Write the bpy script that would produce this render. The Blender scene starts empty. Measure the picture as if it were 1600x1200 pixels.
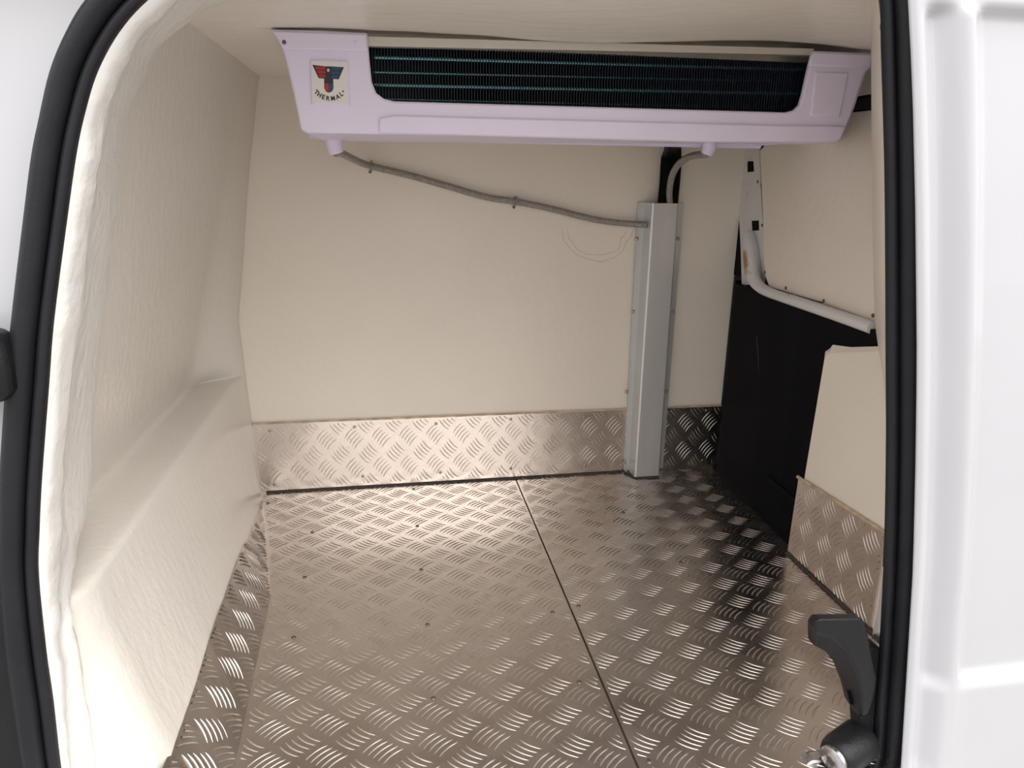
import bpy, bmesh, math, random
from mathutils import Vector, Matrix, noise
random.seed(7)
scene = bpy.context.scene
COL = scene.collection
S = 0.8                      # metres per working unit (working unit = eye height above the load floor)

# ------------------------------------------------------------------ camera
FPX = 1114.0
YAW, PIT, ROL = .1757, .2856, -.0137
def cam_axes():
    cy, sy, cp, sp = math.cos(YAW), math.sin(YAW), math.cos(PIT), math.sin(PIT)
    F = Vector((sy*cp, cy*cp, -sp)); r = Vector((cy, -sy, 0)); d = F.cross(r)
    c, s = math.cos(ROL), math.sin(ROL)
    return c*r + s*d, -s*r + c*d, F
RT, DN, FW = cam_axes()
EYE = Vector((0, 0, 1.0))
cd = bpy.data.cameras.new('camera'); cd.sensor_width = 36; cd.lens = 36*FPX/1600; cd.clip_start = .01
cam = bpy.data.objects.new('camera', cd); COL.objects.link(cam)
m = Matrix((RT, -DN, -FW)).transposed().to_4x4(); m.translation = EYE*S
cam.matrix_world = m
scene.camera = cam
def at(x, y, Y=None, X=None, Z=None):
    d = RT*((x-800)/FPX) + DN*((y-600)/FPX) + FW
    if Y is not None: t = Y/d.y
    elif X is not None: t = X/d.x
    else: t = (Z-1.0)/d.z
    return EYE + d*t

# ------------------------------------------------------------------ world, light, exposure
w = bpy.data.worlds.new('overcast_sky'); scene.world = w; w.use_nodes = True
bg = w.node_tree.nodes['Background']
bg.inputs[0].default_value = (1.0, .985, .965, 1); bg.inputs[1].default_value = 1.0
wn, wl = w.node_tree.nodes, w.node_tree.links      # overcast dome: zenith brighter than horizon
wtc = wn.new('ShaderNodeTexCoord'); wsp = wn.new('ShaderNodeSeparateXYZ'); wmr = wn.new('ShaderNodeMapRange')
wmr.inputs['From Min'].default_value = 0; wmr.inputs['From Max'].default_value = 1
wmr.inputs['To Min'].default_value = .66; wmr.inputs['To Max'].default_value = 1.45
wl.new(wtc.outputs['Generated'], wsp.inputs[0]); wl.new(wsp.outputs[2], wmr.inputs[0]); wl.new(wmr.outputs[0], bg.inputs[1])
sl_ = bpy.data.lights.new('hazy_sun', 'SUN'); sl_.energy = 1.1; sl_.angle = math.radians(60); sl_.color = (1.0, .97, .93)
sun = bpy.data.objects.new('hazy_sun', sl_); COL.objects.link(sun); sun.location = (2, -4, 5)
sun.rotation_euler = Vector((.45, -1.0, 1.25)).to_track_quat('Z', 'Y').to_euler()
scene.view_settings.view_transform = 'Standard'; scene.view_settings.look = 'None'
scene.view_settings.gamma = 1; scene.view_settings.use_curve_mapping = False
scene.view_settings.exposure = 0.90

# ------------------------------------------------------------------ materials
def nt(mat): mat.use_nodes = True; return mat.node_tree.nodes, mat.node_tree.links
def material(name, col, rough=.5, metal=0, var=.06, vscale=6, bump=0, bscale=60, stretch=(1, 1, 1), spec=.5, coat=0, detail=4, rvar=0):
    ma = bpy.data.materials.new(name); N, L = nt(ma); b = N['Principled BSDF']
    b.inputs['Roughness'].default_value = rough; b.inputs['Metallic'].default_value = metal
    b.inputs['Specular IOR Level'].default_value = spec; b.inputs['Coat Weight'].default_value = coat
    tc = N.new('ShaderNodeTexCoord'); mp = N.new('ShaderNodeMapping'); mp.inputs['Scale'].default_value = stretch
    L.new(tc.outputs['Object'], mp.inputs['Vector'])
    n1 = N.new('ShaderNodeTexNoise'); n1.inputs['Scale'].default_value = vscale; n1.inputs['Detail'].default_value = 5
    L.new(mp.outputs[0], n1.inputs['Vector'])
    cr = N.new('ShaderNodeValToRGB'); e = cr.color_ramp.elements
    e[0].position = .3; e[1].position = .7
    e[0].color = (*[max(0, c*(1-var)) for c in col], 1); e[1].color = (*[min(1, c*(1+var)) for c in col], 1)
    L.new(n1.outputs['Fac'], cr.inputs[0]); L.new(cr.outputs[0], b.inputs['Base Color'])
    if rvar:
        mr = N.new('ShaderNodeMapRange'); mr.inputs['From Min'].default_value = .3; mr.inputs['From Max'].default_value = .7
        mr.inputs['To Min'].default_value = rough-rvar; mr.inputs['To Max'].default_value = rough+rvar
        L.new(n1.outputs['Fac'], mr.inputs[0]); L.new(mr.outputs[0], b.inputs['Roughness'])
    if bump:
        n2 = N.new('ShaderNodeTexNoise'); n2.inputs['Scale'].default_value = bscale; n2.inputs['Detail'].default_value = detail
        L.new(mp.outputs[0], n2.inputs['Vector'])
        bp = N.new('ShaderNodeBump'); bp.inputs['Strength'].default_value = bump; bp.inputs['Distance'].default_value = .004
        L.new(n2.outputs['Fac'], bp.inputs['Height']); L.new(bp.outputs[0], b.inputs['Normal'])
    return ma
M = {}
M['wall'] = material('cream_gelcoat', (.86, .79, .695), .42, var=.03, vscale=3, bump=.25, bscale=45)
M['left'] = material('ivory_fibreglass', (.78, .74, .68), .28, var=.025, vscale=4, bump=.35, bscale=70, stretch=(1, 1, .45))
M['jamb'] = material('white_fibreglass', (.84, .825, .80), .3, var=.03, vscale=14, bump=.6, bscale=60)
M['ceil'] = material('ceiling_gelcoat', (.87, .81, .725), .4, var=.03, vscale=4, bump=.4, bscale=35, stretch=(.4, 1, 1))
M['alu'] = material('tread_aluminium', (.69, .63, .585), .27, 1.0, var=.09, vscale=9, bump=.06, bscale=120, rvar=.05)
M['lug'] = material('polished_tread', (.64, .59, .55), .36, 1.0, var=.06, vscale=12)
M['seam'] = material('dark_joint', (.055, .045, .038), .8, var=.2)
M['seal_dirt'] = material('stained_sealant', (.55, .43, .31), .7, var=.3, vscale=40)
M['rubber'] = material('black_rubber', (.013, .013, .017), .45, var=.15, vscale=20, bump=.1, bscale=200, spec=.32)
M['paint'] = material('white_paint', (.50, .502, .532), .16, var=.015, vscale=5, coat=.6)
M['black'] = material('black_lining', (.003, .003, .005), .6, var=.2, vscale=8, spec=.08)
M['plast'] = material('black_plastic', (.010, .010, .012), .38, var=.15, vscale=30, bump=.15, bscale=300, spec=.3)
M['evap'] = material('pale_lilac_plastic', (.83, .765, .95), .4, var=.02, vscale=8)
M['fin'] = material('coated_fin', (.010, .018, .032), .45, .2, var=.2)
M['tube'] = material('teal_tube', (.16, .36, .43), .25, .8, var=.15, vscale=60)
M['bar'] = material('brushed_strip', (.62, .58, .52), .4, .3, var=.05)
M['trunk'] = material('grey_aluminium', (.62, .62, .615), .38, .45, var=.03, vscale=6, stretch=(6, 6, .4))
M['screw'] = material('zinc_screw', (.42, .40, .38), .3, 1.0, var=.1)
M['rivet'] = material('dull_rivet', (.16, .14, .13), .45, .8, var=.2)
M['hose'] = material('grey_braided_hose', (.30, .275, .245), .38, var=.25, vscale=160, bump=.4, bscale=400)
M['zinc'] = material('zinc_steel', (.55, .55, .55), .25, 1.0, var=.25, vscale=90)
M['frame'] = material('white_steel_frame', (.74, .735, .72), .35, var=.04, vscale=8)
M['ground'] = material('concrete_ground', (.26, .25, .24), .9, var=.15, vscale=2, bump=.3, bscale=30)
M['sticker'] = material('sticker_white', (.80, .77, .73), .4, var=.01)
M['red'] = material('print_red', (.42, .015, .03), .4, var=.05)
M['blue'] = material('print_blue', (.02, .055, .15), .4, var=.05)
M['ink'] = material('print_black', (.02, .017, .02), .4, var=.05)
def add_rust():
    ma = M['frame']; N, L = nt(ma); b = N['Principled BSDF']; src = b.inputs['Base Color'].links[0].from_socket
    n = N.new('ShaderNodeTexNoise'); n.inputs['Scale'].default_value = 14; n.inputs['Detail'].default_value = 6
    tc = N.new('ShaderNodeTexCoord'); L.new(tc.outputs['Object'], n.inputs['Vector'])
    cr = N.new('ShaderNodeValToRGB'); cr.color_ramp.elements[0].position = .60; cr.color_ramp.elements[1].position = .68
    L.new(n.outputs['Fac'], cr.inputs[0])
    mx = N.new('ShaderNodeMix'); mx.data_type = 'RGBA'; mx.inputs[7].default_value = (.42, .25, .11, 1)
    L.new(cr.outputs[0], mx.inputs[0]); L.new(src, mx.inputs[6]); L.new(mx.outputs[2], b.inputs['Base Color'])
add_rust()
def add_scuff():
    # brown half-ring scuff worn into the cream wall to the left of the pipe cover
    ma = M['wall']; N, L = nt(ma); b = N['Principled BSDF']; src = b.inputs['Base Color'].links[0].from_socket
    tc = N.new('ShaderNodeTexCoord'); sp = N.new('ShaderNodeSeparateXYZ'); L.new(tc.outputs['Object'], sp.inputs[0])
    c = at(938, 352, Y=2.2)*S
    def mth(op, a, bb=None):
        q = N.new('ShaderNodeMath'); q.operation = op
        for i, v in enumerate((a, bb)):
            if v is None: continue
            if isinstance(v, (int, float)): q.inputs[i].default_value = v
            else: L.new(v, q.inputs[i])
        return q.outputs[0]
    dx = mth('SUBTRACT', sp.outputs[0], c.x); dz = mth('SUBTRACT', sp.outputs[2], c.z)
    n = N.new('ShaderNodeTexNoise'); n.inputs['Scale'].default_value = 18; L.new(tc.outputs['Object'], n.inputs['Vector'])
    out = None
    for r in (.098, .116):
        dd = mth('SQRT', mth('ADD', mth('MULTIPLY', dx, dx), mth('MULTIPLY', dz, dz)))
        dd = mth('ADD', dd, mth('MULTIPLY', mth('SUBTRACT', n.outputs['Fac'], .5), .03))
        e = mth('ABSOLUTE', mth('SUBTRACT', dd, r*S))
        k = mth('MAXIMUM', mth('SUBTRACT', 1.0, mth('DIVIDE', e, .0016)), 0.0)
        k = mth('MULTIPLY', k, mth('LESS_THAN', dz, -.015))
        k = mth('MULTIPLY', k, .55)
        out = k if out is None else mth('MAXIMUM', out, k)
    mx = N.new('ShaderNodeMix'); mx.data_type = 'RGBA'; mx.inputs[7].default_value = (.42, .31, .20, 1)
    L.new(out, mx.inputs[0]); L.new(src, mx.inputs[6]); L.new(mx.outputs[2], b.inputs['Base Color'])
add_scuff()

# ------------------------------------------------------------------ builders (working units in, metres out)
def tag(o, label=None, cat=None, group=None, kind=None):
    for k, v in (('label', label), ('category', cat), ('group', group), ('kind', kind)):
        if v: o[k] = v
    return o
def base(name, loc, **kw):
    o = bpy.data.objects.new(name, None); COL.objects.link(o); o.location = Vector(loc)*S; o.empty_display_size = .05
    return tag(o, **kw)
def wloc(o):
    v = Vector(o.location)
    while o.parent: o = o.parent; v += o.location
    return v
def link(name, me, mat, parent=None, smooth=True, bevel=0, seg=2):
    o = bpy.data.objects.new(name, me); COL.objects.link(o)
    if mat and not me.materials: me.materials.append(M[mat])
    if smooth:
        me.polygons.foreach_set('use_smooth', [True]*len(me.polygons))
    if bevel:
        b = o.modifiers.new('bevel', 'BEVEL'); b.width = bevel*S; b.segments = seg; b.limit_method = 'ANGLE'; b.angle_limit = .6; b.harden_normals = False
    return o
def mesh(name, vs, fs, mat, parent=None, smooth=False, bevel=0, seg=2, recalc=True, **kw):
    off = wloc(parent) if parent else Vector()
    me = bpy.data.meshes.new(name)
    me.from_pydata([Vector(v)*S - off for v in vs], [], fs)
    if recalc:
        bm = bmesh.new(); bm.from_mesh(me); bmesh.ops.recalc_face_normals(bm, faces=bm.faces); bm.to_mesh(me); bm.free()
    o = link(name, me, mat, parent, smooth, bevel, seg)
    if parent: o.parent = parent
    if bevel or smooth == 'auto':
        me.polygons.foreach_set('use_smooth', [True]*len(me.polygons))
        try: me.set_sharp_from_angle(angle=.7)
        except Exception: pass
    return tag(o, **kw)
def box_vf(x0, x1, y0, y1, z0, z1):
    v = [(x, y, z) for x in (x0, x1) for y in (y0, y1) for z in (z0, z1)]
    return v, [(0, 1, 3, 2), (4, 6, 7, 5), (0, 4, 5, 1), (2, 3, 7, 6), (0, 2, 6, 4), (1, 5, 7, 3)]
def box(name, x0, x1, y0, y1, z0, z1, mat, parent=None, **kw):
    v, f = box_vf(x0, x1, y0, y1, z0, z1); return mesh(name, v, f, mat, parent, **kw)
def prism(name, front, back, mat, parent=None, **kw):
    n = len(front); vs = list(front)+list(back)
    fs = [tuple(range(n)), tuple(range(2*n-1, n-1, -1))]+[(i, i+n, (i+1) % n+n, (i+1) % n) for i in range(n)]
    return mesh(name, vs, fs, mat, parent, **kw)
def pxprism(name, pts, y0, y1, mat, parent=None, **kw):
    f = [at(x, y, Y=y0) for x, y in pts]; b = [Vector((p.x, y1, p.z)) for p in f]
    return prism(name, f, b, mat, parent, **kw)
def grid(name, rows, mat, parent=None, smooth=True, **kw):
    n = len(rows[0]); vs = [p for r in rows for p in r]
    fs = [(i*n+j, i*n+j+1, (i+1)*n+j+1, (i+1)*n+j) for i in range(len(rows)-1) for j in range(n-1)]
    return mesh(name, vs, fs, mat, parent, smooth=smooth, **kw)
def spline(pts, n):
    pts = [Vector(p) for p in pts]; out = []
    P = [pts[0]*2-pts[1]]+pts+[pts[-1]*2-pts[-2]]
    for i in range(1, len(P)-2):
        for k in range(n):
            t = k/n; a, b, c, d = P[i-1:i+3]
            out.append(.5*((2*b)+(c-a)*t+(2*a-5*b+4*c-d)*t*t+(3*b-a-3*c+d)*t**3))
    out.append(pts[-1]); return out
def tube_vf(path, r, n=10, flat=1.0):
    vs, fs = [], []; up = Vector((0, 0, 1))
    for i, p in enumerate(path):
        t = (path[min(i+1, len(path)-1)]-path[max(i-1, 0)]).normalized()
        a = t.cross(Vector((0, 1, 0))); a = a.normalized() if a.length > 1e-3 else Vector((1, 0, 0)); b = t.cross(a)
        rr = r[i] if isinstance(r, list) else r
        for k in range(n):
            q = 2*math.pi*k/n; vs.append(p+a*math.cos(q)*rr+b*math.sin(q)*rr*flat)
    for i in range(len(path)-1):
        for k in range(n): fs.append((i*n+k, i*n+(k+1) % n, (i+1)*n+(k+1) % n, (i+1)*n+k))
    fs += [tuple(range(n))[::-1], tuple(range((len(path)-1)*n, len(path)*n))]
    return vs, fs
def tube(name, path, r, mat, parent=None, n=10, flat=1.0, **kw):
    v, f = tube_vf([Vector(p) for p in path], r, n, flat); return mesh(name, v, f, mat, parent, smooth='auto', **kw)
def sm(t): t = max(0, min(1, t)); return t*t*(3-2*t)
def interp(tab, x):
    if x <= tab[0][0]: return tab[0][1]
    for (a, b), (c, d) in zip(tab, tab[1:]):
        if x <= c: return b+(d-b)*(x-a)/(c-a)
    return tab[-1][1]
_dome = {}
def dome(name, p, nrm, r, mat, parent, h=.5, **kw):
    """small domed screw or rivet head; alike heads share one mesh"""
    key = (round(r, 5), mat, tuple(round(c, 3) for c in nrm), h)
    if key not in _dome:
        z = Vector(nrm).normalized(); a = z.orthogonal().normalized(); b = z.cross(a); vs, fs = [], []
        prof = [(1, 0), (.92, .5), (.6, .9)]
        for q, hh in prof:
            for k in range(8):
                an = math.pi*k/4; vs.append((a*math.cos(an)*q*r+b*math.sin(an)*q*r+z*hh*h*r)*S)
        for i in range(2):
            for k in range(8): fs.append((i*8+k, i*8+(k+1) % 8, i*8+8+(k+1) % 8, i*8+8+k))
        fs.append(tuple(range(16, 24)))
        me = bpy.data.meshes.new(name); me.from_pydata(vs, [], fs); me.materials.append(M[mat])
        me.polygons.foreach_set('use_smooth', [True]*len(me.polygons)); _dome[key] = me
    o = bpy.data.objects.new(name, _dome[key]); COL.objects.link(o)
    o.parent = parent; o.location = Vector(p)*S - wloc(parent)
    return tag(o, **kw)

# tread pattern: five curved raised bars per group, groups turned alternately
def tread(name, O, U, V, a, b, phase, inside, mat, parent, h=.0016, ln=.050, wd=.0036, gap=.0118, rng=(-40, 40), pos=None):
    O, U, V = Vector(O), Vector(U), Vector(V); W = U.cross(V).normalized()
    ang = math.atan2(b, a); vs, fs = [], []
    def lug(cu, cv, d):
        du, dv = math.cos(d), math.sin(d); pu, pv = -dv, du
        sg = 1 if pu < 0 else -1; pts = []
        for i in range(9):
            t = i/8*2-1; bow = (1-t*t)*ln*.08*sg
            q = (cu+du*t*ln/2+pu*bow, cv+dv*t*ln/2+pv*bow, max(.0, 1-t**4))
            if inside(q[0], q[1]): pts.append(q)
            elif pts: break
        if len(pts) < 3: return
        i0 = len(vs)
        for (u, v, g) in pts:
            ww = wd/2*(.35+.65*g)
            for s, hh in ((-1, 0), (-.5, .9), (.5, .9), (1, 0)):
                uu, vv = u+pu*s*ww, v+pv*s*ww
                vs.append(pos(uu, vv, hh*h*g-.0002) if pos else O+U*uu+V*vv+W*(hh*h*g-.0002))
        for i in range(len(pts)-1):
            for k in range(3):
                q = i0+i*4+k; fs.append((q, q+4, q+5, q+1))
    for i in range(*rng):
        for j in range(*rng):
            for half in (0, 1):
                cu = phase[0]+(i+.5*half)*a; cv = phase[1]+(j+.5*half)*b
                d, p = (-ang, ang) if half == 0 else (ang, -ang)
                if half: d, p = ang, math.pi-ang
                for k in range(-2, 3):
                    lug(cu+math.cos(p)*k*gap, cv+math.sin(p)*k*gap, d)
    return mesh(name, vs, fs, mat, parent, smooth=True, recalc=False, kind='stuff')

# ================================================================== large structure
YB = 2.222        # cream back wall
YS = .92          # plane of the door opening
ZC = 1.254        # ceiling
XR = 1.112        # inner face of the rear door

v, f = [(-12, -12, -.62), (14, -12, -.62), (14, 14, -.62), (-12, 14, -.62)], [(0, 1, 2, 3)]
mesh('ground', v, f, 'ground', kind='structure')

# outer steel shell of the load space (closes it against daylight)
shell = base('wall_outer', (.3, 1.6, -.05), kind='structure')
box('roof_panel', -.80, 1.36, 1.03, 2.36, 1.36, 1.385, 'paint', shell)
box('side_panel', -.80, 1.36, 2.335, 2.36, -.06, 1.36, 'paint', shell)
box('side_panel', -.80, -.775, 1.03, 2.335, -.06, 1.36, 'paint', shell)
box('header_panel', -.26, 1.36, .952, 1.03, 1.30, 1.385, 'paint', shell, bevel=.02, seg=3)
box('side_panel', 1.335, 1.36, .952, 2.335, -.06, 1.36, 'paint', shell)
box('under_floor', -.775, 1.335, .99, 2.335, -.06, -.04, 'paint', shell)

# ---- floor: two tread plates with a dark joint
SEAM0, SEAM1 = .408, .403
floor = base('floor', (.35, 1.55, 0), kind='structure')
box('subfloor', -.46, 1.10, .885, YB, -.035, -.008, 'seam', floor)
LE = [(-.428, YB), (-.405, 2.13), (-.308, 1.612), (-.293, 1.085), (-.290, .885)]
def left_edge(y):
    return interp(sorted((b, a) for a, b in LE), y)
left_poly = [(x, y) for x, y in LE]+[(SEAM1, .885), (SEAM0, YB)]
right_poly = [(SEAM0+.0045, YB), (SEAM1+.0045, .885), (1.10, .885), (1.10, 1.725), (1.125, 2.187), (1.13, YB)]
def plate(poly, nm):
    top = [(x, y, 0) for x, y in poly]; bot = [(x, y, -.008) for x, y in poly]
    return prism(nm, top, bot, 'alu', floor)
pl = plate(left_poly, 'floor_plate'); pr = plate(right_poly, 'floor_plate')
seamx = lambda y: SEAM1+(SEAM0-SEAM1)*(y-.885)/(YB-.885)
tread('tread_pattern', (0, 0, 0), (1, 0, 0), (0, 1, 0), .0988, .0805, (.013, 1.19),
      lambda u, v: .895 < v < YB-.008 and left_edge(v)+.006 < u < seamx(v)-.003, 'lug', pl, rng=(-20, 20))
tread('tread_pattern', (0, 0, 0), (1, 0, 0), (0, 1, 0), .0995, .0805, (.63, 1.172),
      lambda u, v: .895 < v < YB-.008 and seamx(v)+.008 < u < 1.095, 'lug', pr, rng=(-20, 20))
for x, y in [(488, 832), (652, 822), (646, 764), (419, 786), (476, 902), (658, 890), (459, 996), (668, 976), (677, 1091), (863, 957), (905, 1066)]:
    dome('rivet', at(x, y, Z=0), (0, 0, 1), .0055, 'rivet', pl)
for x, y in [(904, 947), (1136, 1046), (1014, 1190), (974, 801), (1115, 792), (1200, 905), (1064, 879)]:
    dome('rivet', at(x, y, Z=0), (0, 0, 1), .0055, 'rivet', pr)
tube('joint_bead', [(-.408, YB-.008, .002), (.1, YB-.007, .002), (.79, YB-.008, .002)], .0042, 'seam', floor, n=6)

# ---- back wall with kickplate
wb = [(-.60, 0), (1.147, 0), (1.147, 1.30), (-.60, 1.30)]
prism('wall_back', [(x, YB+.004, z) for x, z in wb], [(x, YB+.055, z) for x, z in wb], 'wall', bevel=.004, kind='structure')
bb = base('baseboard_back', (.35, YB, 0), kind='structure')
HB = .236
bp_ = prism('kickplate', [(-.432, YB-.004, 0), (1.14, YB-.004, 0), (1.143, YB-.004, .229), (-.432, YB-.004, HB)],
            [(-.432, YB+.003, 0), (1.14, YB+.003, 0), (1.143, YB+.003, .229), (-.432, YB+.003, HB)], 'alu', bb)
tread('tread_pattern', (0, YB-.004, 0), (1, 0, 0), (0, 0, 1), .0875, .104, (-.166, .122),
      lambda u, v: .012 < v < .230 and -.425 < u < 1.136, 'lug', bp_, rng=(-20, 20))
for x, y in [(422, 673), (554, 667), (567, 744), (681, 662), (688, 738), (798, 655), (798, 732), (913, 651), (914, 728), (1104, 641), (1098, 719), (429, 757)]:
    dome('rivet', at(x, y, Y=YB-.004), (0, -1, 0), .0055, 'screw', bp_)
pth = []
for i in range(60):
    u = -.43+1.57*i/59
    pth.append((u, YB-.004, interp([(-.43, HB), (1.143, .229)], u)+.003+.0018*noise.noise((u*30, 0, 3))))
tube('sealant_bead', pth, [.0032+.002*noise.noise((i*.9, 1, 5)) for i in range(60)], 'seal_dirt', bb, n=6)

# ---- left wall: low box with ledge, recessed upper panel
def xfar(z): return interp([(0, -.425), (.40, -.44), (.57, -.445), (1.03, -.372), (1.254, -.331), (1.32, -.32)], z)
def xrec(z): return -.565+(z-.40)*(.236/.854)
BOT = [(.88, 268, 1195, -.374), (1.08, 270, 1190, -.374), (1.2, 285, 1142, -.373), (1.29, 310, 1060, -.373), (1.467, 340, 975, -.374), (1.691, 370, 890, -.378), (1.817, 385, 860, -.388), (2.03, 405, 803, -.402), (2.14, 409, 785, -.410)]
def botpt(y):
    # lower edge of the ivory face, where it meets the turned-up floor plate
    xs = [(b[0], b[3]) for b in BOT]; zs = [(b[0], at(b[1], b[2], X=b[3]).z) for b in BOT[1:]]
    x = interp(xs, y); z = interp(zs, y)
    if y > 2.14: x = -.41-(y-2.14)*.18; z = interp([(2.14, zs[-1][1]), (2.18, 0), (2.3, 0)], y)
    x += (-.455-x)*max(0, 1-(y-.945)/.075)**2
    return x, z
def left_profile(y):
    bx, bz = botpt(y); P = []
    for t in (0, .15, .3, .45, .6, .75, .88): P.append((bx+(-.452-bx)*t, bz+(.372-bz)*t))
    P += [(-.4525, .390), (-.4555, .398), (-.463, .4015), (-.474, .402), (-.51, .403), (-.54, .404), (-.555, .405), (-.5625, .409), (-.563, .425)]
    for k in range(1, 25):
        z = .425+(1.30-.425)*k/24; P.append((xrec(z), z))
    out = []
    for x, z in P:
        tx = xfar(z); t = sm((y-2.02)/.19) if z > .41 else sm((y-2.09)/.115)
        if x < tx: x = x+(tx-x)*t
        x -= .042*sm((1.03-y)/.085)*(1-sm((z-.45)/.1))
        out.append((x, z))
    return out
rows = []
ys = [.945, .955, .97, .985]+[1.0+i*.03 for i in range(35)]+[2.05, 2.07, 2.09, 2.11, 2.13, 2.15, 2.165, 2.18, 2.195, 2.21, 2.225]
for y in ys:
    r = []
    for x, z in left_profile(y):
        q = noise.noise((y*7, z*7, 1.3))*.0022+noise.noise((y*22, z*16, 4))*.0011
        if .398 < z < .42: q += .003*noise.noise((y*45, 0, 2))*sm((2.1-y)/.1)
        r.append((x+q, max(y, .945+.10*sm((z-.36)/.10)), z+q*.4))
    rows.append(r)
grid('wall_left', rows, 'left', kind='structure')
bl = base('baseboard_left', (-.35, 1.6, 0), kind='structure')
ysb = [.885, 1.0, 1.1, 1.2, 1.3, 1.4, 1.5, 1.612, 1.7, 1.8, 1.9, 2.0, 2.08, 2.13]
sk = []
for y in ysb:
    bx, bz = botpt(y); sk.append([(left_edge(y), y, .0), (bx-.002, y, bz+.012)])
skp = grid('kickplate', sk, 'alu', bl, smooth=False)
def skpos(u, v, h):
    y = -u; bx, bz = botpt(y); lo, hi = Vector((left_edge(y), y, 0)), Vector((bx-.002, y, bz+.012)); d = (hi-lo); wd_ = d.length; d.normalize()
    return lo+d*v+Vector((d.z, 0, -d.x))*(h+.0004)
def skwid(y):
    bx, bz = botpt(y); return math.hypot(bx-.002-left_edge(y), bz+.012)
tread('tread_pattern', (0, 0, 0), (0, -1, 0), (0, 0, 1), .0805, .0988, (-1.20, .062),
      lambda u, v: .9 < -u < 1.95 and .003 < v < skwid(-u)-.003, 'lug', skp, rng=(-40, 40), h=.0028, pos=skpos)
pth = []
for i in range(90):
    y = 1.04+1.10*i/89; bx, bz = botpt(y)
    pth.append((bx+.001, y, bz+.001+.002*noise.noise((y*50, 0, 9))))
tube('sealant_bead', pth, [.0035+.0022*noise.noise((i*1.1, 3, 5)) for i in range(90)], 'seal_dirt', bl, n=6)

# ---- ceiling, sagging over the cooling unit
CP = [(420, 44), (500, 45), (575, 48), (640, 50), (700, 54), (760, 57), (830, 63), (900, 66), (960, 67), (1050, 66), (1130, 63), (1200, 64), (1280, 70), (1340, 77), (1400, 82)]
cprof = [(p.x, p.z) for p in (at(x, y, Y=1.497) for x, y in CP)]
rows = []
for y in [.90+i*.05 for i in range(11)]+[1.43, 1.455, 1.475, 1.49, 1.498, 1.504, 1.53, 1.6, 1.7, 1.8, 1.85, 1.9, 1.95, 2.0, 2.08, 2.16, 2.24]:
    r = []
    for k in range(61):
        x = -.62+k*(1.20+.62)/60
        wv = sm((y-.85)/.25) if y < 1.5 else sm((1.95-y)/.25)
        z = ZC+(interp(cprof, x)-ZC)*wv
        inn = sm((x+.19)/.05)*sm((1.03-x)/.04)
        if 1.5 < y < 1.95: z += .05*inn  # unseen recess above the unit, shaped so the gap over it goes dark
        z += .002*noise.noise((x*5, y*5, 0))
        r.append((x, y, z))
    rows.append(r)
grid('ceiling', rows, 'ceil', kind='structure')

# ---- right side: insulated block beside the rear door, with kickplate
XB = 1.075
fr = [(XB, 1.0, 0), (XB, 1.607, 0), (XB, 1.588, .575), (XB, 1.0, .575)]
vs = [(XB, .97, 0), (XB, 1.605, 0), (XB, 1.588, .57), (XB+.004, 1.575, .585), (XB, .97, .585),
      (XB+.030, 1.60, .602), (XB+.030, 1.50, .628), (XB+.028, 1.44, .650), (XB+.02, 1.40, .69), (XB+.01, .97, .75),
      (1.33, 1.605, 0), (1.33, 1.600, .602), (1.33, 1.50, .628), (1.33, 1.44, .65), (1.33, 1.40, .69), (1.33, .97, .75), (1.33, .97, 0)]
fs = [(0, 1, 2, 3, 4), (4, 3, 5, 6, 7, 8, 9), (1, 10, 11, 5, 3, 2), (5, 11, 12, 6), (6, 12, 13, 7), (7, 13, 14, 8), (8, 14, 15, 9), (0, 4, 9, 15, 16), (0, 16, 10, 1), (10, 16, 15, 14, 13, 12, 11)]
mesh('wall_right', vs, fs, 'wall', bevel=.010, seg=3, kind='structure')
br = base('baseboard_right', (XB, 1.4, 0), kind='structure')
kp = prism('kickplate', [(XB-.006, 1.255, 0), (XB-.006, 1.61, 0), (XB-.006, 1.605, .228), (XB-.006, 1.255, .246)],
           [(XB+.004, 1.255, 0), (XB+.004, 1.61, 0), (XB+.004, 1.605, .228), (XB+.004, 1.255, .246)], 'alu', br)
tread('tread_pattern', (XB-.006, 0, 0), (0, -1, 0), (0, 0, 1), .081, .0955, (-1.378, .111),
      lambda u, v: 1.262 < -u < 1.602 and .008 < v < .236, 'lug', kp, rng=(-30, 30))
pth = [(XB-.006, 1.25+.36*i/30, interp([(1.255, .246), (1.605, .228)], 1.25+.36*i/30)+.003) for i in range(31)]
tube('sealant_bead', pth, [.0045+.0025*noise.noise((i*1.3, 3, 8)) for i in range(31)], 'seal_dirt', br, n=6)
tube('joint_bead', [(XB-.008, 1.0, .002), (XB-.008, 1.3, .002), (XB-.008, 1.61, .002)], .0045, 'seam', br, n=6)

# ---- rear door seen from inside (right-hand end of the load space)
dr = base('door_1', (XR, 1.75, 0), kind='structure')
lp = [(1.098, 1.0), (1.098, 1.73), (1.106, 1.9), (1.124, 2.17), (1.158, 2.235), (1.19, 2.235), (1.16, 2.17), (1.14, 1.0)]
prism('lower_lining', [(x, y, -.03) for x, y in lp], [(x, y, .668) for x, y in lp], 'black', dr, label='black lower lining of the rear door')
box('lining_rib', 1.094, 1.104, 1.62, 1.80, .135, .15, 'black', dr, bevel=.003)
prism('gap_backing', [(XR+.03, 1.0, .69), (XR+.03, 2.26, .69), (XR+.03, 2.26, 1.33), (XR+.03, 1.0, 1.33)],
      [(XR+.05, 1.0, .69), (XR+.05, 2.26, .69), (XR+.05, 2.26, 1.33), (XR+.05, 1.0, 1.33)], 'black', dr)  # added sheet behind the board, coloured black for the dark gaps beside it
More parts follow.
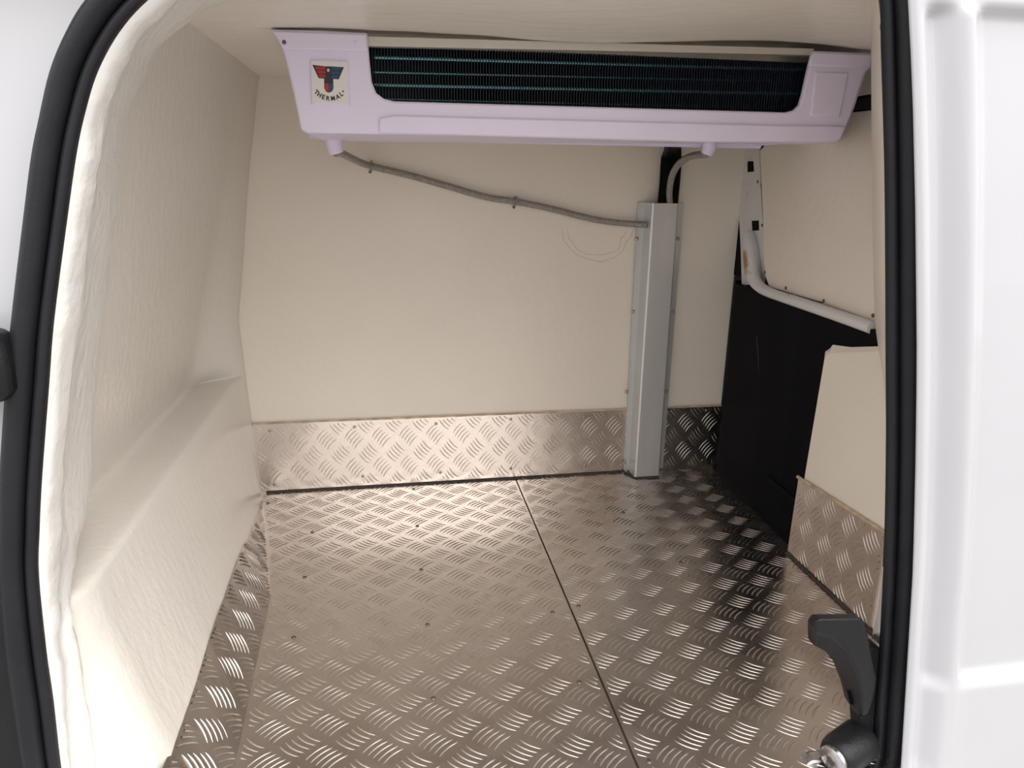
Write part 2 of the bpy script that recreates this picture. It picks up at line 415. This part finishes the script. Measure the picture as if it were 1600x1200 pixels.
# cream board in the window opening
X1 = XR+.008
bpx = [(1187, 235), (1192, 340), (1193, 400), (1195, 430), (1203, 453), (1285, 480), (1378, 513), (1385, 470), (1385, 182), (1340, 180), (1240, 182)]
fp = [at(x, y, X=X1) for x, y in bpx]
fp[-3].z = fp[-2].z = 1.155; fp[-1].z = 1.165
prism('window_board', fp, [p+Vector((.02, 0, 0)) for p in fp], 'wall', dr, bevel=.002)
box('top_gasket', XR+.004, XR+.03, 1.25, 2.1, 1.158, 1.186, 'rubber', dr, bevel=.006)
box('header_panel', XR+.006, XR+.03, 1.25, 2.15, 1.190, 1.32, 'ceil', dr)
# white steel bead around the window
bpts = [(1170, 366, .012, .018), (1171.5, 381, .010, .024), (1174, 400, .008, .025), (1177, 428, .001, .024), (1184, 444, -.004, .019), (1200, 456, -.008, .015), (1251, 473.5, -.008, .015), (1320, 497, -.008, .015), (1364, 512.5, -.008, .015)]
path = spline([at(x, y, X=XR+o) for x, y, o, q in bpts], 6); rad = [v.x for v in spline([Vector((q, 0, 0)) for x, y, o, q in bpts], 6)]
tube('window_frame', path, rad, 'frame', dr, n=12, label='white painted steel frame with rust spots')
spx = [(1148, 215), (1186, 215), (1189, 300), (1193, 368), (1195, 442), (1159, 446), (1157, 380)]
sf = [at(x, y, X=XR+.027) for x, y in spx]
prism('pillar_strip', sf, [p+Vector((.002, 0, 0)) for p in sf], 'frame', dr)
for q in ([(1168, 252), (1176.5, 252), (1177.5, 268), (1168, 269)], [(1174.5, 345), (1185, 344.5), (1185.5, 360), (1175.5, 360.5)]):
    g = [at(x, y, X=XR+.0255) for x, y in q]
    prism('square_hole', g, [p+Vector((.0014, 0, 0)) for p in g], 'black', dr)  # flat black plate painted in for the dark inside of a square hole
for x, y in [(1184, 284), (1191, 352), (1195, 426), (1228, 450), (1287, 470), (1364, 493)]:
    p = at(x, y, X=X1-.001); 
    dome('screw', p, (-1, 0, 0), .0052, 'rivet', dr)
tube('rust_line', [at(x, y, X=X1-.004) for x, y in ((1203, 449), (1240, 460), (1287, 473.5), (1330, 490), (1369, 506))], .0022, 'seal_dirt', dr, n=5)
tube('scratch', [at(1182, 524, X=1.109), at(1185, 560, X=1.109), at(1185.5, 588, X=1.109)], .0005, 'rivet', dr, n=4)

# ================================================================== door opening: fibreglass lining, seal, sills
SI = [(96, 1200), (84, 1095), (73, 1018), (65, 955), (61, 878), (62, 830), (66, 747), (77, 602), (85, 500), (107, 330), (121, 234), (135, 170), (154, 110), (187, 50), (232, 0), (300, -48), (385, -82), (520, -100), (800, -102)]
BI = [(106, 1200), (101, 1150), (96, 1040), (92, 987), (92, 907), (93, 816), (100, 747), (111, 603), (124, 490), (145, 330), (157, 240), (170, 175), (184, 125), (209, 68), (252, 18), (318, -28), (400, -58), (530, -76), (800, -80)]
II = [(152, 1195, .962), (138, 1115, .966), (121, 1015, .975), (112, 960, .985), (114, 905, 1.02), (122, 845, 1.08), (143, 735, 1.19), (153, 605, 1.2), (162, 500, 1.2), (181, 345, 1.2), (192, 255, 1.2), (203, 178, 1.2), (217, 138, 1.2), (247, 76, 1.2), (296, 32, 1.2), (352, 2, 1.2), (450, -22, 1.12), (600, -34, 1.04), (850, -38, .98)]
A = spline([at(x, y, Y=YS) for x, y in SI], 5); B = spline([at(x, y, Y=YS+.022+.048*sm((1150-y)/450)) for x, y in BI], 5); C = spline([at(x, y, Y=Y) for x, y, Y in II], 5)
A = [A[0]*2-A[3]]+A; B = [B[0]*2-B[3]]+B; C = [C[0]*2-C[3]]+C
rows = []
for a, b, c in zip(A, B, C):
    ctr = Vector((.2, 1.0, .65)); inn = (ctr-a); inn.y = 0; inn.normalize()
    sec = [a-inn*.015+Vector((0, .01, 0)), a, a.lerp(b, .3)+inn*.006, a.lerp(b, .6)+inn*.008, a.lerp(b, .85)+inn*.005, b, b.lerp(c, .15)-inn*.003, b.lerp(c, .4)-inn*.001, b.lerp(c, .7), b.lerp(c, .9)+inn*.002, c, c-inn*.004+Vector((0, .010, 0)), c-inn*.02+Vector((0, .018, 0)), c-inn*.06+Vector((0, .022, 0))]
    r = []
    for i, p in enumerate(sec):
        amp = .0045 if 2 <= i <= 4 else (.0035 if i > 4 else .0)
        q = noise.noise((p.x*26, p.y*20, p.z*26))*amp+noise.noise((p.x*60, p.y*40, p.z*60))*amp*.5
        if 5 <= i <= 11: q += .006*noise.noise((p.z*9, 3, p.x*9))
        r.append(p+inn*q)
    rows.append(r)
grid('trim_1', rows, 'jamb', kind='structure')
# ceiling lip along the head of the opening, and cream lining of the right post
A2 = [at(x, y, Y=YS) for x, y in [(800, -102), (1100, -100), (1290, -95), (1345, -70), (1368, -20), (1374, 0), (1381, 200), (1383, 400), (1384, 560), (1384, 700), (1382, 822), (1379, 885)]]
C2 = [at(x, y, Y=Y) for x, y, Y in [(850, -38, .98), (1100, -36, 1.0), (1300, -30, 1.1), (1352, 0, 1.3), (1360, 50, 1.39), (1361, 110, 1.39), (1362, 250, 1.39), (1364, 400, 1.39), (1369, 520, 1.39), (1388, 640, 1.33), (1392, 800, 1.30), (1392, 885, 1.29)]]
A2 = spline(A2, 4); C2 = spline(C2, 4)
rows = [[a, a.lerp(c, .25), a.lerp(c, .5), a.lerp(c, .75), c.copy(), c+Vector((.008, .012, .006)), c+Vector((.05, .03, .03)), c+Vector((.2, .04, .06))] for a, c in zip(A2, C2)]
grid('trim_2', rows, 'wall', kind='structure')
px = [(1379, 895), (1371, 950), (1364, 985), (1361.5, 1018), (1380, 1030), (1390, 960), (1390, 895)]
fr = [at(x, y, Y=1.235) for x, y in px]
prism('trim_3', fr, [p+Vector((.06, .012, 0)) for p in fr], 'frame', kind='structure')
# outer sill below the floor edge
box('trim_4', -.50, .95, .80, .886, -.16, -.012, 'paint', bevel=.012, seg=3, kind='structure')

# rubber seal: one loop
OUT = [(70, 1330), (40, 1200), (22, 1095), (8, 985), (2, 885), (2, 800), (2, 747), (11, 610), (20.6, 500), (41, 330), (52, 245), (63, 190), (80, 115), (104, 55), (137, 0), (205, -72), (310, -120), (480, -146), (800, -150), (1100, -150), (1310, -142), (1392, -100), (1416, -45), (1423, 0), (1428, 133), (1432, 333), (1433.5, 560), (1432, 720), (1428, 887), (1418, 1050), (1408, 1190), (1400, 1290), (1370, 1350), (1200, 1370), (700, 1375), (200, 1370), (110, 1360)]
INN = [(118, 1310), (96, 1200), (84, 1095), (73, 1018), (61, 900), (62, 830), (66, 747), (77, 602), (85, 500), (107, 330), (121, 234), (135, 170), (154, 110), (187, 50), (232, 0), (300, -48), (385, -82), (520, -100), (800, -102), (1100, -100), (1290, -95), (1345, -70), (1368, -20), (1374, 0), (1378, 117), (1382, 300), (1383.5, 560), (1384, 720), (1380, 887), (1371, 1050), (1361, 1190), (1352, 1270), (1335, 1300), (1200, 1318), (700, 1322), (230, 1318), (150, 1316)]
def closed_spline(pts, n):
    pts = [Vector(p) for p in pts]; N_ = len(pts); out = []
    for i in range(N_):
        a, b, c, d = pts[i-1], pts[i], pts[(i+1) % N_], pts[(i+2) % N_]
        for k in range(n):
            t = k/n; out.append(.5*((2*b)+(c-a)*t+(2*a-5*b+4*c-d)*t*t+(3*b-a-3*c+d)*t**3))
    return out
O_ = closed_spline([at(x, y, Y=YS) for x, y in OUT], 5); I_ = closed_spline([at(x, y, Y=YS) for x, y in INN], 5)
def seal_band(name, prof, parent):
    n = len(prof); vs, fs = [], []
    for o, i in zip(O_, I_):
        for t, h in prof: vs.append(o.lerp(i, t)+Vector((0, -h, 0)))
    N_ = len(O_)
    for k in range(N_):
        for j in range(n):
            fs.append((k*n+j, k*n+(j+1) % n, ((k+1) % N_)*n+(j+1) % n, ((k+1) % N_)*n+j))
    return mesh(name, vs, fs, 'rubber', parent, smooth=True)
ds = base('door_seal', (.2, YS, 0), label='black rubber seal looping around the whole door opening', cat='door seal')
seal_band('seal_bulb', [(.12, -.02), (.0, .0), (.04, .010), (.15, .020), (.32, .025), (.5, .022), (.62, .013), (.66, .006), (.66, -.02)], ds)
seal_band('seal_lip', [(.655, -.02), (.66, .004), (.72, .010), (.84, .012), (.95, .008), (1.0, .0), (.7, -.02)], ds)

# ---- white front door left of the opening
fd = base('front_door', (-.62, YS, 0), label='white front door at the left edge with black handle and dark lower trim', cat='vehicle door')
rows = []
for k in range(13):
    z = -.10+1.55*k/12; lean = .045*max(0, z-.5)**2
    xe = interp([(-.2, -.52), (.2, -.545), (.46, -.51), (.7, -.475), (.95, -.405), (1.1, -.352), (1.19, -.30), (1.3, -.22), (1.5, -.1)], z)
    rows.append([(x, YS+.002+lean+.02*max(0, -.6-x), z) for x in (-1.25, -1.0, -.8, -.68, xe-.004, xe)]+[(xe, YS+.05, z)])
grid('door_skin', [[(x, y+.024, z) for x, y, z in q] for q in rows], 'paint', fd)
md = at(0, 945, Y=YS-.02).z
prism('side_moulding', [(-1.25, YS-.012, -.10), (-.535, YS-.012, -.10), (-.505, YS-.012, md), (-1.25, YS-.012, md)],
      [(-1.25, YS+.02, -.10), (-.535, YS+.02, -.10), (-.505, YS+.02, md), (-1.25, YS+.02, md)], 'plast', fd, bevel=.006)
hc = at(-12, 572, Y=YS-.03)
hp = [Vector((hc.x+dx, 0, hc.z+dz)) for dx, dz in ((.012, .040), (.019, .026), (.021, 0), (.019, -.028), (.012, -.042), (-.02, -.046), (-.14, -.036), (-.15, .02), (-.12, .042), (-.02, .045))]
prism('door_handle', [p+Vector((0, YS-.045, 0)) for p in hp], [p+Vector((0, YS+.004, 0)) for p in hp], 'plast', fd, bevel=.012, seg=3)

# ---- white sliding door pushed back, right of the opening
YD = .855
sd = base('sliding_door', (.95, YD, -.1), label='white sliding door with pressed panel lines at the right edge', cat='sliding door')
def edge_x(z):   # leading edge of the outer skin
    tab = sorted((p.z, p.x) for p in (at(x, y, Y=YD) for x, y in [(1414, -120), (1420, 0), (1426, 133), (1430, 333), (1432, 560), (1430, 720), (1426, 887), (1416, 1050), (1407, 1195), (1400, 1300)]))
    return interp(tab, z)
zlo = at(1500, 1062, Y=YD).z; zhi = at(1540, 22, Y=YD).z
def skin_h(u, z):
    """relief of the skin towards the viewer, u = distance from leading edge"""
    h = -.016*sm((u-.012)/.030)+.026*sm((u-.034)/.042)-.020*sm((u-.076)/.034)
    lowr = sm((zlo+.016-z)/.034); low2 = -.010*sm((u-.012)/.024)+.020*sm((u-.022)/.045)-.004*sm((u-.08)/.03)
    h = h*(1-lowr)+low2*lowr
    hir = sm((z-zhi-.004*0)/.016); h = h*(1-hir)+(.004*sm((u-.02)/.02))*hir
    return h
us = [0, .003]+[.006+i*.004 for i in range(36)]+[.16, .2, .3, .5, .8]
zs = [-.12+i*.02 for i in range(8)]+[zlo-.05+i*.005 for i in range(22)]+[zlo+.08+i*(zhi-.05-zlo-.08)/14 for i in range(15)]+[zhi-.04+i*.005 for i in range(16)]+[zhi+.06, zhi+.12, zhi+.2]
zs = sorted(set(round(z, 4) for z in zs))
rows = []
for z in zs:
    lean = .03*max(0, z-.5)**2; ex = edge_x(z)*(YD+lean+.006)/YD
    rows.append([(ex+.06, YD+.034, z), (ex+.02, YD+.018+lean, z)]+[(ex+u, YD+lean-skin_h(u, z)+(.006*(1-sm(u/.008))), z) for u in us])
grid('door_skin', rows, 'paint', sd)
# release handle on the door's leading edge
YH = .905
hf = [(1271, 975), (1278, 966), (1345, 965), (1352, 973), (1362, 1030), (1369, 1060), (1364, 1092), (1356, 1116), (1347, 1119), (1346, 1090), (1339, 1050), (1322, 1014), (1300, 995), (1274, 988)]
hb = [(1271, 978), (1278, 969), (1345, 968), (1353, 976), (1363, 1032), (1369, 1060), (1365, 1092), (1357, 1116), (1342, 1120), (1329, 1100), (1322, 1072), (1310, 1042), (1292, 1020), (1271, 1009)]
fr = [at(x, y, Y=YH-.022) for x, y in hf]; bk = [at(x, y, Y=YH+.012) for x, y in hb]; b2 = [p+Vector((0, .02, 0)) for p in bk]
n = len(fr); vs = fr+bk+b2
fs = [tuple(range(n)), tuple(range(3*n-1, 2*n-1, -1))]+[(r*n+i, r*n+n+i, r*n+n+(i+1) % n, r*n+(i+1) % n) for r in (0, 1) for i in range(n)]
hd = mesh('release_handle', vs, fs, 'plast', sd, bevel=.0045, seg=3, label='black curved plastic release handle')
sl = [at(x, y, Y=YH+.004) for x, y in [(1325, 1080), (1330, 1082), (1334, 1100), (1330, 1102)]]
prism('slot', sl, [p+Vector((0, .004, 0)) for p in sl], 'black', hd)
pv = [(1348, 1012), (1376, 1012), (1371, 1080), (1366, 1150), (1344, 1150), (1342, 1116), (1360, 1080)]
pf = [at(x, y, Y=YH+.012) for x, y in pv]
prism('handle_bracket', pf, [p+Vector((0, .03, 0)) for p in pf], 'plast', sd, bevel=.004)
# latch with round bolt head
c0 = at(1302, 1187, Y=YH-.01); ax = Vector((.93, .34, .12)).normalized()
lat = tube('latch', [c0+ax*.004, c0+ax*.012, c0+ax*.02, c0+ax*.045, c0+ax*.078], [.030, .034, .035, .036, .036], 'plast', sd, n=20)
tube('bolt_head', [c0-ax*.006, c0-ax*.003, c0+ax*.006], [.020, .025, .026], 'zinc', lat, n=20)
tube('bolt_socket', [c0-ax*.0075, c0-ax*.0055], [.0085, .0095], 'rivet', lat, n=6)
sp = [at(x, y, Y=YH+.01) for x, y in [(1255, 1203), (1270, 1190), (1300, 1186), (1318, 1196), (1320, 1240), (1255, 1240)]]
prism('latch_plate', sp, [p+Vector((0, .025, 0)) for p in sp], 'zinc', sd, bevel=.004)

# ================================================================== cooling unit under the ceiling
YE = 1.49; YK = 1.85
ev = base('evaporator_unit', (.42, 1.67, 1.07), label='pale lilac plastic cooling unit with finned coil mounted under the ceiling', cat='cooling unit')
outer = [(422, 45), (500, 47), (574, 51), (577, 90), (581, 128), (588, 145), (600, 154), (616, 158), (900, 166), (1228, 175.5), (1242, 172), (1250, 164), (1255, 148), (1263, 112), (1271, 79), (1320, 81), (1366, 83), (1361, 107), (1352, 113), (1334, 170), (1316, 217), (1308, 222.5), (1100, 222), (700, 211), (480, 208), (470, 203), (455, 130), (445, 88), (441, 76), (432, 60)]
fr = [at(x, y, Y=YE) for x, y in outer]
bk = [Vector((p.x, YE+.014, p.z)) for p in fr]
prism('housing', fr, bk, 'evap', ev, bevel=.004, seg=2)
# side cheeks, tray
def cheek(pts, dx):
    a = [at(x, y, Y=YE+.008) for x, y in pts]
    rows = [[p for p in a], [Vector((p.x, YK, p.z)) for p in a], [Vector((p.x+dx, YK, p.z)) for p in a], [Vector((p.x+dx, YE+.008, p.z)) for p in a]]
    vs = [p for r in rows for p in r]; n = len(a)
    fs = [(r*n+i, r*n+i+1, ((r+1) % 4)*n+i+1, ((r+1) % 4)*n+i) for r in range(4) for i in range(n-1)]
    fs += [tuple(r*n for r in range(4)), tuple(r*n+n-1 for r in range(4))[::-1]]
    mesh('side_cheek', vs, fs, 'evap', ev)
cheek([(424, 46), (441, 76), (447, 95), (471, 203)], .012); cheek([(1364, 84), (1353, 112), (1334, 170), (1314, 219)], -.012)
fl, fr2, bl2, br2 = at(474, 205, Y=YE+.01), at(1311, 222, Y=YE+.01), at(505, 221, Y=YK), at(1296, 226, Y=YK)
tp = [fl, fr2, br2, bl2]
prism('drip_tray', tp, [p+Vector((0, 0, .012)) for p in tp], 'evap', ev, bevel=.004)
bkp = [Vector((-.17, YK, 1.075)), Vector((.99, YK, 1.075)), Vector((1.02, YK, 1.235)), Vector((-.19, YK, 1.235))]
prism('back_panel', bkp, [p+Vector((0, .01, 0)) for p in bkp], 'evap', ev)
lb = [(592, 184), (616, 179.5), (900, 187), (1228, 195.5), (1300, 196), (1323, 197), (1314, 218), (1306, 221.5), (1100, 221), (700, 210), (592, 208)]
pxprism('lower_band', lb, YE-.006, YE+.002, 'evap', ev, bevel=.0035)
pxprism('top_flange', [(424, 48), (573, 53), (575, 80), (442, 77), (434, 61)], YE-.007, YE+.002, 'evap', ev, bevel=.0035)
pxprism('top_flange', [(1270, 81), (1365, 85), (1360, 106), (1264, 103)], YE-.007, YE+.002, 'evap', ev, bevel=.0035)
pxprism('blank_plate', [(1275, 112), (1326, 114), (1312, 183), (1267, 181)], YE-.004, YE+.002, 'evap', ev, bevel=.002)
dome('screw', at(444, 66, Y=YE-.008), (0, -1, 0), .004, 'rivet', ev); dome('screw', at(555, 65, Y=YE-.008), (0, -1, 0), .003, 'evap', ev)
# top strip over the coil
st = [(572, 57), (1272, 76), (1270, 86), (572, 72)]
pxprism('top_strip', st, YE+.012, YE+.03, 'bar', ev)
# coil: box, fins, tubes
zb, zt = 1.118, 1.238
box('coil_block', -.03, .905, YE+.075, YE+.30, 1.10, 1.24, 'fin', ev)
vs, fs = [], []
for i in range(158):
    x = -.024+i*.00585; a, b = box_vf(x-.0006, x+.0006, YE+.034, YE+.076, zb-.01, zt)
    o = len(vs); vs += a; fs += [tuple(q+o for q in g) for g in b]
mesh('coil_fins', vs, fs, 'fin', ev, recalc=False, kind='stuff')
for yl, yr in ((90, 109), (113, 128), (133, 147), (155, 170)):
    a, b = at(585, yl, Y=YE+.042), at(1262, yr, Y=YE+.042)
    tube('coil_tube', [a, a.lerp(b, .5), b], .0034 if yl in (90, 133) else .0018, 'tube', ev, n=8)
box('coil_end_plate', -.034, -.028, YE+.03, YE+.3, 1.10, 1.24, 'fin', ev); box('coil_end_plate', .90, .906, YE+.03, YE+.3, 1.10, 1.24, 'fin', ev)
# drain spouts
s0 = at(521, 226, Y=1.80); tube('drain_spout', [s0+Vector((0, 0, .02)), s0, s0+Vector((.004, .004, -.018))], [.021, .020, .018], 'evap', ev, n=14)
s1 = at(1108, 232, Y=1.82); tube('drain_spout', [s1+Vector((0, 0, .02)), s1, s1+Vector((-.004, .004, -.014))], [.018, .017, .015], 'evap', ev, n=14)
for x in (542, 567):
    q = [at(x-6, 213.5, Y=YE-.0065), at(x+7, 214, Y=YE-.0065)]
# badge
def cpx(x, y): return (470+x/12, 80+y/12)
bpoly = [(484, 92.5), (544, 95), (546.5, 166), (486.5, 164)]
pxprism('badge_frame', bpoly, YE-.004, YE+.002, 'evap', ev, bevel=.002)
spoly = [(487, 95.5), (541, 98), (543, 162.5), (488.5, 161)]
bd = pxprism('badge', spoly, YE-.0052, YE-.003, 'sticker', ev, label='white square badge with red and blue winged T emblem')
def printed(nm, pts, mat, k=0):
    p = [cpx(x, y) for x, y in pts]
    pxprism(nm, p, YE-.0056-.0003*k, YE-.0050, mat, bd)
printed('emblem_outline', [(215, 255), (460, 285), (560, 285), (808, 300), (710, 528), (608, 520), (612, 690), (590, 750), (530, 780), (470, 755), (440, 690), (438, 515), (335, 505)], 'ink')
for k in range(3):   # three feathers each side
    y0, y1 = 280+k*75, 340+k*75
    xl = lambda y: 232+(y-265)*.47; xr = lambda y: 795-(y-285)*.40
    printed('emblem_feather_red', [(xl(y0)+20, y0+3), (462, y0+14), (458, y1+10), (xl(y1)+18, y1)], 'red', 1)
    printed('emblem_feather_blue', [(572, y0+18), (xr(y0)-18, y0+26), (xr(y1)-18, y1+22), (572, y1+14)], 'blue', 1)
printed('emblem_bulb_red', [(455, 600), (520, 610), (525, 765), (475, 745), (450, 690)], 'red', 1)
printed('emblem_bulb_blue', [(530, 610), (598, 600), (602, 690), (580, 745), (532, 765)], 'blue', 1)
printed('emblem_dot', [(495, 330), (525, 325), (540, 350), (530, 385), (500, 385), (490, 355)], 'bar', 2)
dg = None
lv, lf = [], []
for ch, x, y, rot, sz in [('T', 292, 772, -42, 1), ('H', 348, 822, -32, 1), ('E', 420, 864, -19, 1), ('R', 505, 888, -7, 1), ('M', 603, 888, 7, 1), ('A', 695, 858, 21, 1), ('L', 758, 808, 34, 1), ('o', 790, 748, 38, .5)]:
    cu = bpy.data.curves.new('letter', 'FONT'); cu.body = ch; cu.size = .0112*sz; cu.align_x = 'CENTER'; cu.align_y = 'CENTER'; cu.offset = .00035; cu.extrude = .0003
    ob = bpy.data.objects.new('letter', cu); COL.objects.link(ob)
    me = bpy.data.meshes.new_from_object(ob.evaluated_get(bpy.context.evaluated_depsgraph_get()))
    bpy.data.objects.remove(ob); bpy.data.curves.remove(cu)
    c = at(*cpx(x, y), Y=YE-.0056); r = math.radians(rot); o = len(lv)
    for q in me.vertices:
        a, b = q.co.x*.95, q.co.y
        lv.append(c+Vector((a*math.cos(r)-b*math.sin(r), -q.co.z, a*math.sin(r)+b*math.cos(r))))
    lf += [tuple(k+o for k in p.vertices) for p in me.polygons]
    bpy.data.meshes.remove(me)
mesh('lettering', lv, lf, 'ink', bd, label='lettering THERMAL')

# ================================================================== pipe cover, pipes and hoses on the back wall
YF = 2.158
pc = base('pipe_cover', (.86, YB, 0), label='tall grey metal channel screwed upright to the cream wall', cat='pipe cover')
zt0 = .921
def zrow(z):
    t = z/zt0
    def L2(a, b): return a+(b-a)*t
    fl0 = at(992, 743, Y=YF).x; fl1 = at(1019.5, 317, Y=YF).x; fr0 = at(1030, 738, Y=YF).x; fr1 = at(1060, 317, Y=YF).x
    return L2(fl0, fl1), L2(fr0, fr1)
rows = []
a0, b0 = zrow(0.004); a1, b1 = zrow(zt0)
def sect(a, b):
    return [(a-.002, YB-.006), (a, YF+.006), (a+.001, YF+.002), (a+.005, YF), (b-.004, YF), (b, YF+.003), (b+.002, YB-.006)]
vs = []
for (a, b), z in (((a0, b0), .006), ((a1, b1), zt0)): vs += [(x, y, z) for x, y in sect(a, b)]
n = 7; fs = [(i, i+1, n+i+1, n+i) for i in range(n-1)]
ch = mesh('channel', vs, fs, 'trunk', pc, recalc=False)
mo = ch.modifiers.new('thick', 'SOLIDIFY'); mo.thickness = .003*S; mo.offset = 0
fa0, fa1 = at(974, 735, Y=YB).x, at(995.5, 316, Y=YB).x; fb0, fb1 = at(1034, 735, Y=YB).x, at(1067, 316, Y=YB).x
for l0, l1, r0, r1 in ((fa0, fa1, a0, a1), (b0, b1, fb0, fb1)):
    q = [(l0, YB-.008, .008), (r0, YB-.008, .008), (r1, YB-.008, zt0), (l1, YB-.008, zt0)]
    prism('flange', q, [(x, YB-.0045, z) for x, y, z in q], 'trunk', pc)
for x, y in [(995, 373), (989, 487), (979, 612), (976, 722), (1059.5, 373), (1052, 487), (1041.5, 611)]:
    dome('screw', at(x, y, Y=YB-.009), (0, -1, 0), .0062, 'screw', pc, h=.8)
# brown sealant at the foot
tube('foot_sealant', [(a0-.02, YB-.012, .003), (a0, YF+.01, .003), (a0+.004, YF-.003, .003), (b0-.002, YF-.003, .003)], .0045, 'seam', pc, n=6)

ip = tube('insulated_pipe', spline([at(1049, 205, Y=1.87), at(1049, 222, Y=2.08), at(1049, 240, Y=2.18), at(1047, 280, Y=2.196), at(1044, 312, Y=2.197), at(1043, 330, Y=2.197)], 5), .034, 'black', n=14, flat=.5,
     label='thick black insulated pipe running from cooling unit into grey channel', cat='pipe')
dl = tube('drain_hose', spline([s0+Vector((.0045, .0045, -.0185)), at(532, 239, Y=1.86), at(555, 250, Y=2.06), at(580, 259.5, Y=2.195), at(640, 274, Y=2.205), at(700, 291, Y=2.205), at(760, 308, Y=2.205), at(806, 315, Y=2.205), at(860, 326, Y=2.205), at(920, 341, Y=2.205), at(960, 347.5, Y=2.203), at(1010, 351.5, Y=2.19)], 5), .0095, 'hose', n=10,
     label='long grey braided drain hose clipped across the cream wall', cat='hose', group='drain hoses')
for x, y in ((580, 259), (806, 315)):
    c = at(x, y, Y=2.2); 
    q = []
    for k in range(9):
        an = math.pi*(k/8)-math.pi/2
        q.append(c+Vector((.002*math.sin(an), -.012*math.cos(an)-.0, .0125*math.sin(an))))
    q = [c+Vector((0, .018, -.0125))]+q+[c+Vector((0, .018, .0125))]
    cl = bpy.data.objects  # placeholder name kept local
    tube('hose_clip', q, .0032, 'hose', dl, n=6)
    dome('clip_nail', c+Vector((-.004, .010, -.017)), (0, -1, 0), .0048, 'rivet', dl)
tube('drain_hose', spline([s1+Vector((-.0045, .0045, -.0145)), at(1090, 242, Y=1.90), at(1075, 246, Y=1.98), at(1060, 257, Y=2.06), at(1050, 275, Y=2.13), at(1046, 298, Y=2.160), at(1046.5, 318, Y=2.170), at(1047, 326, Y=2.171)], 5), .0098, 'hose', n=10,
     label='short grey braided drain hose curving down into the grey channel', cat='hose', group='drain hoses')
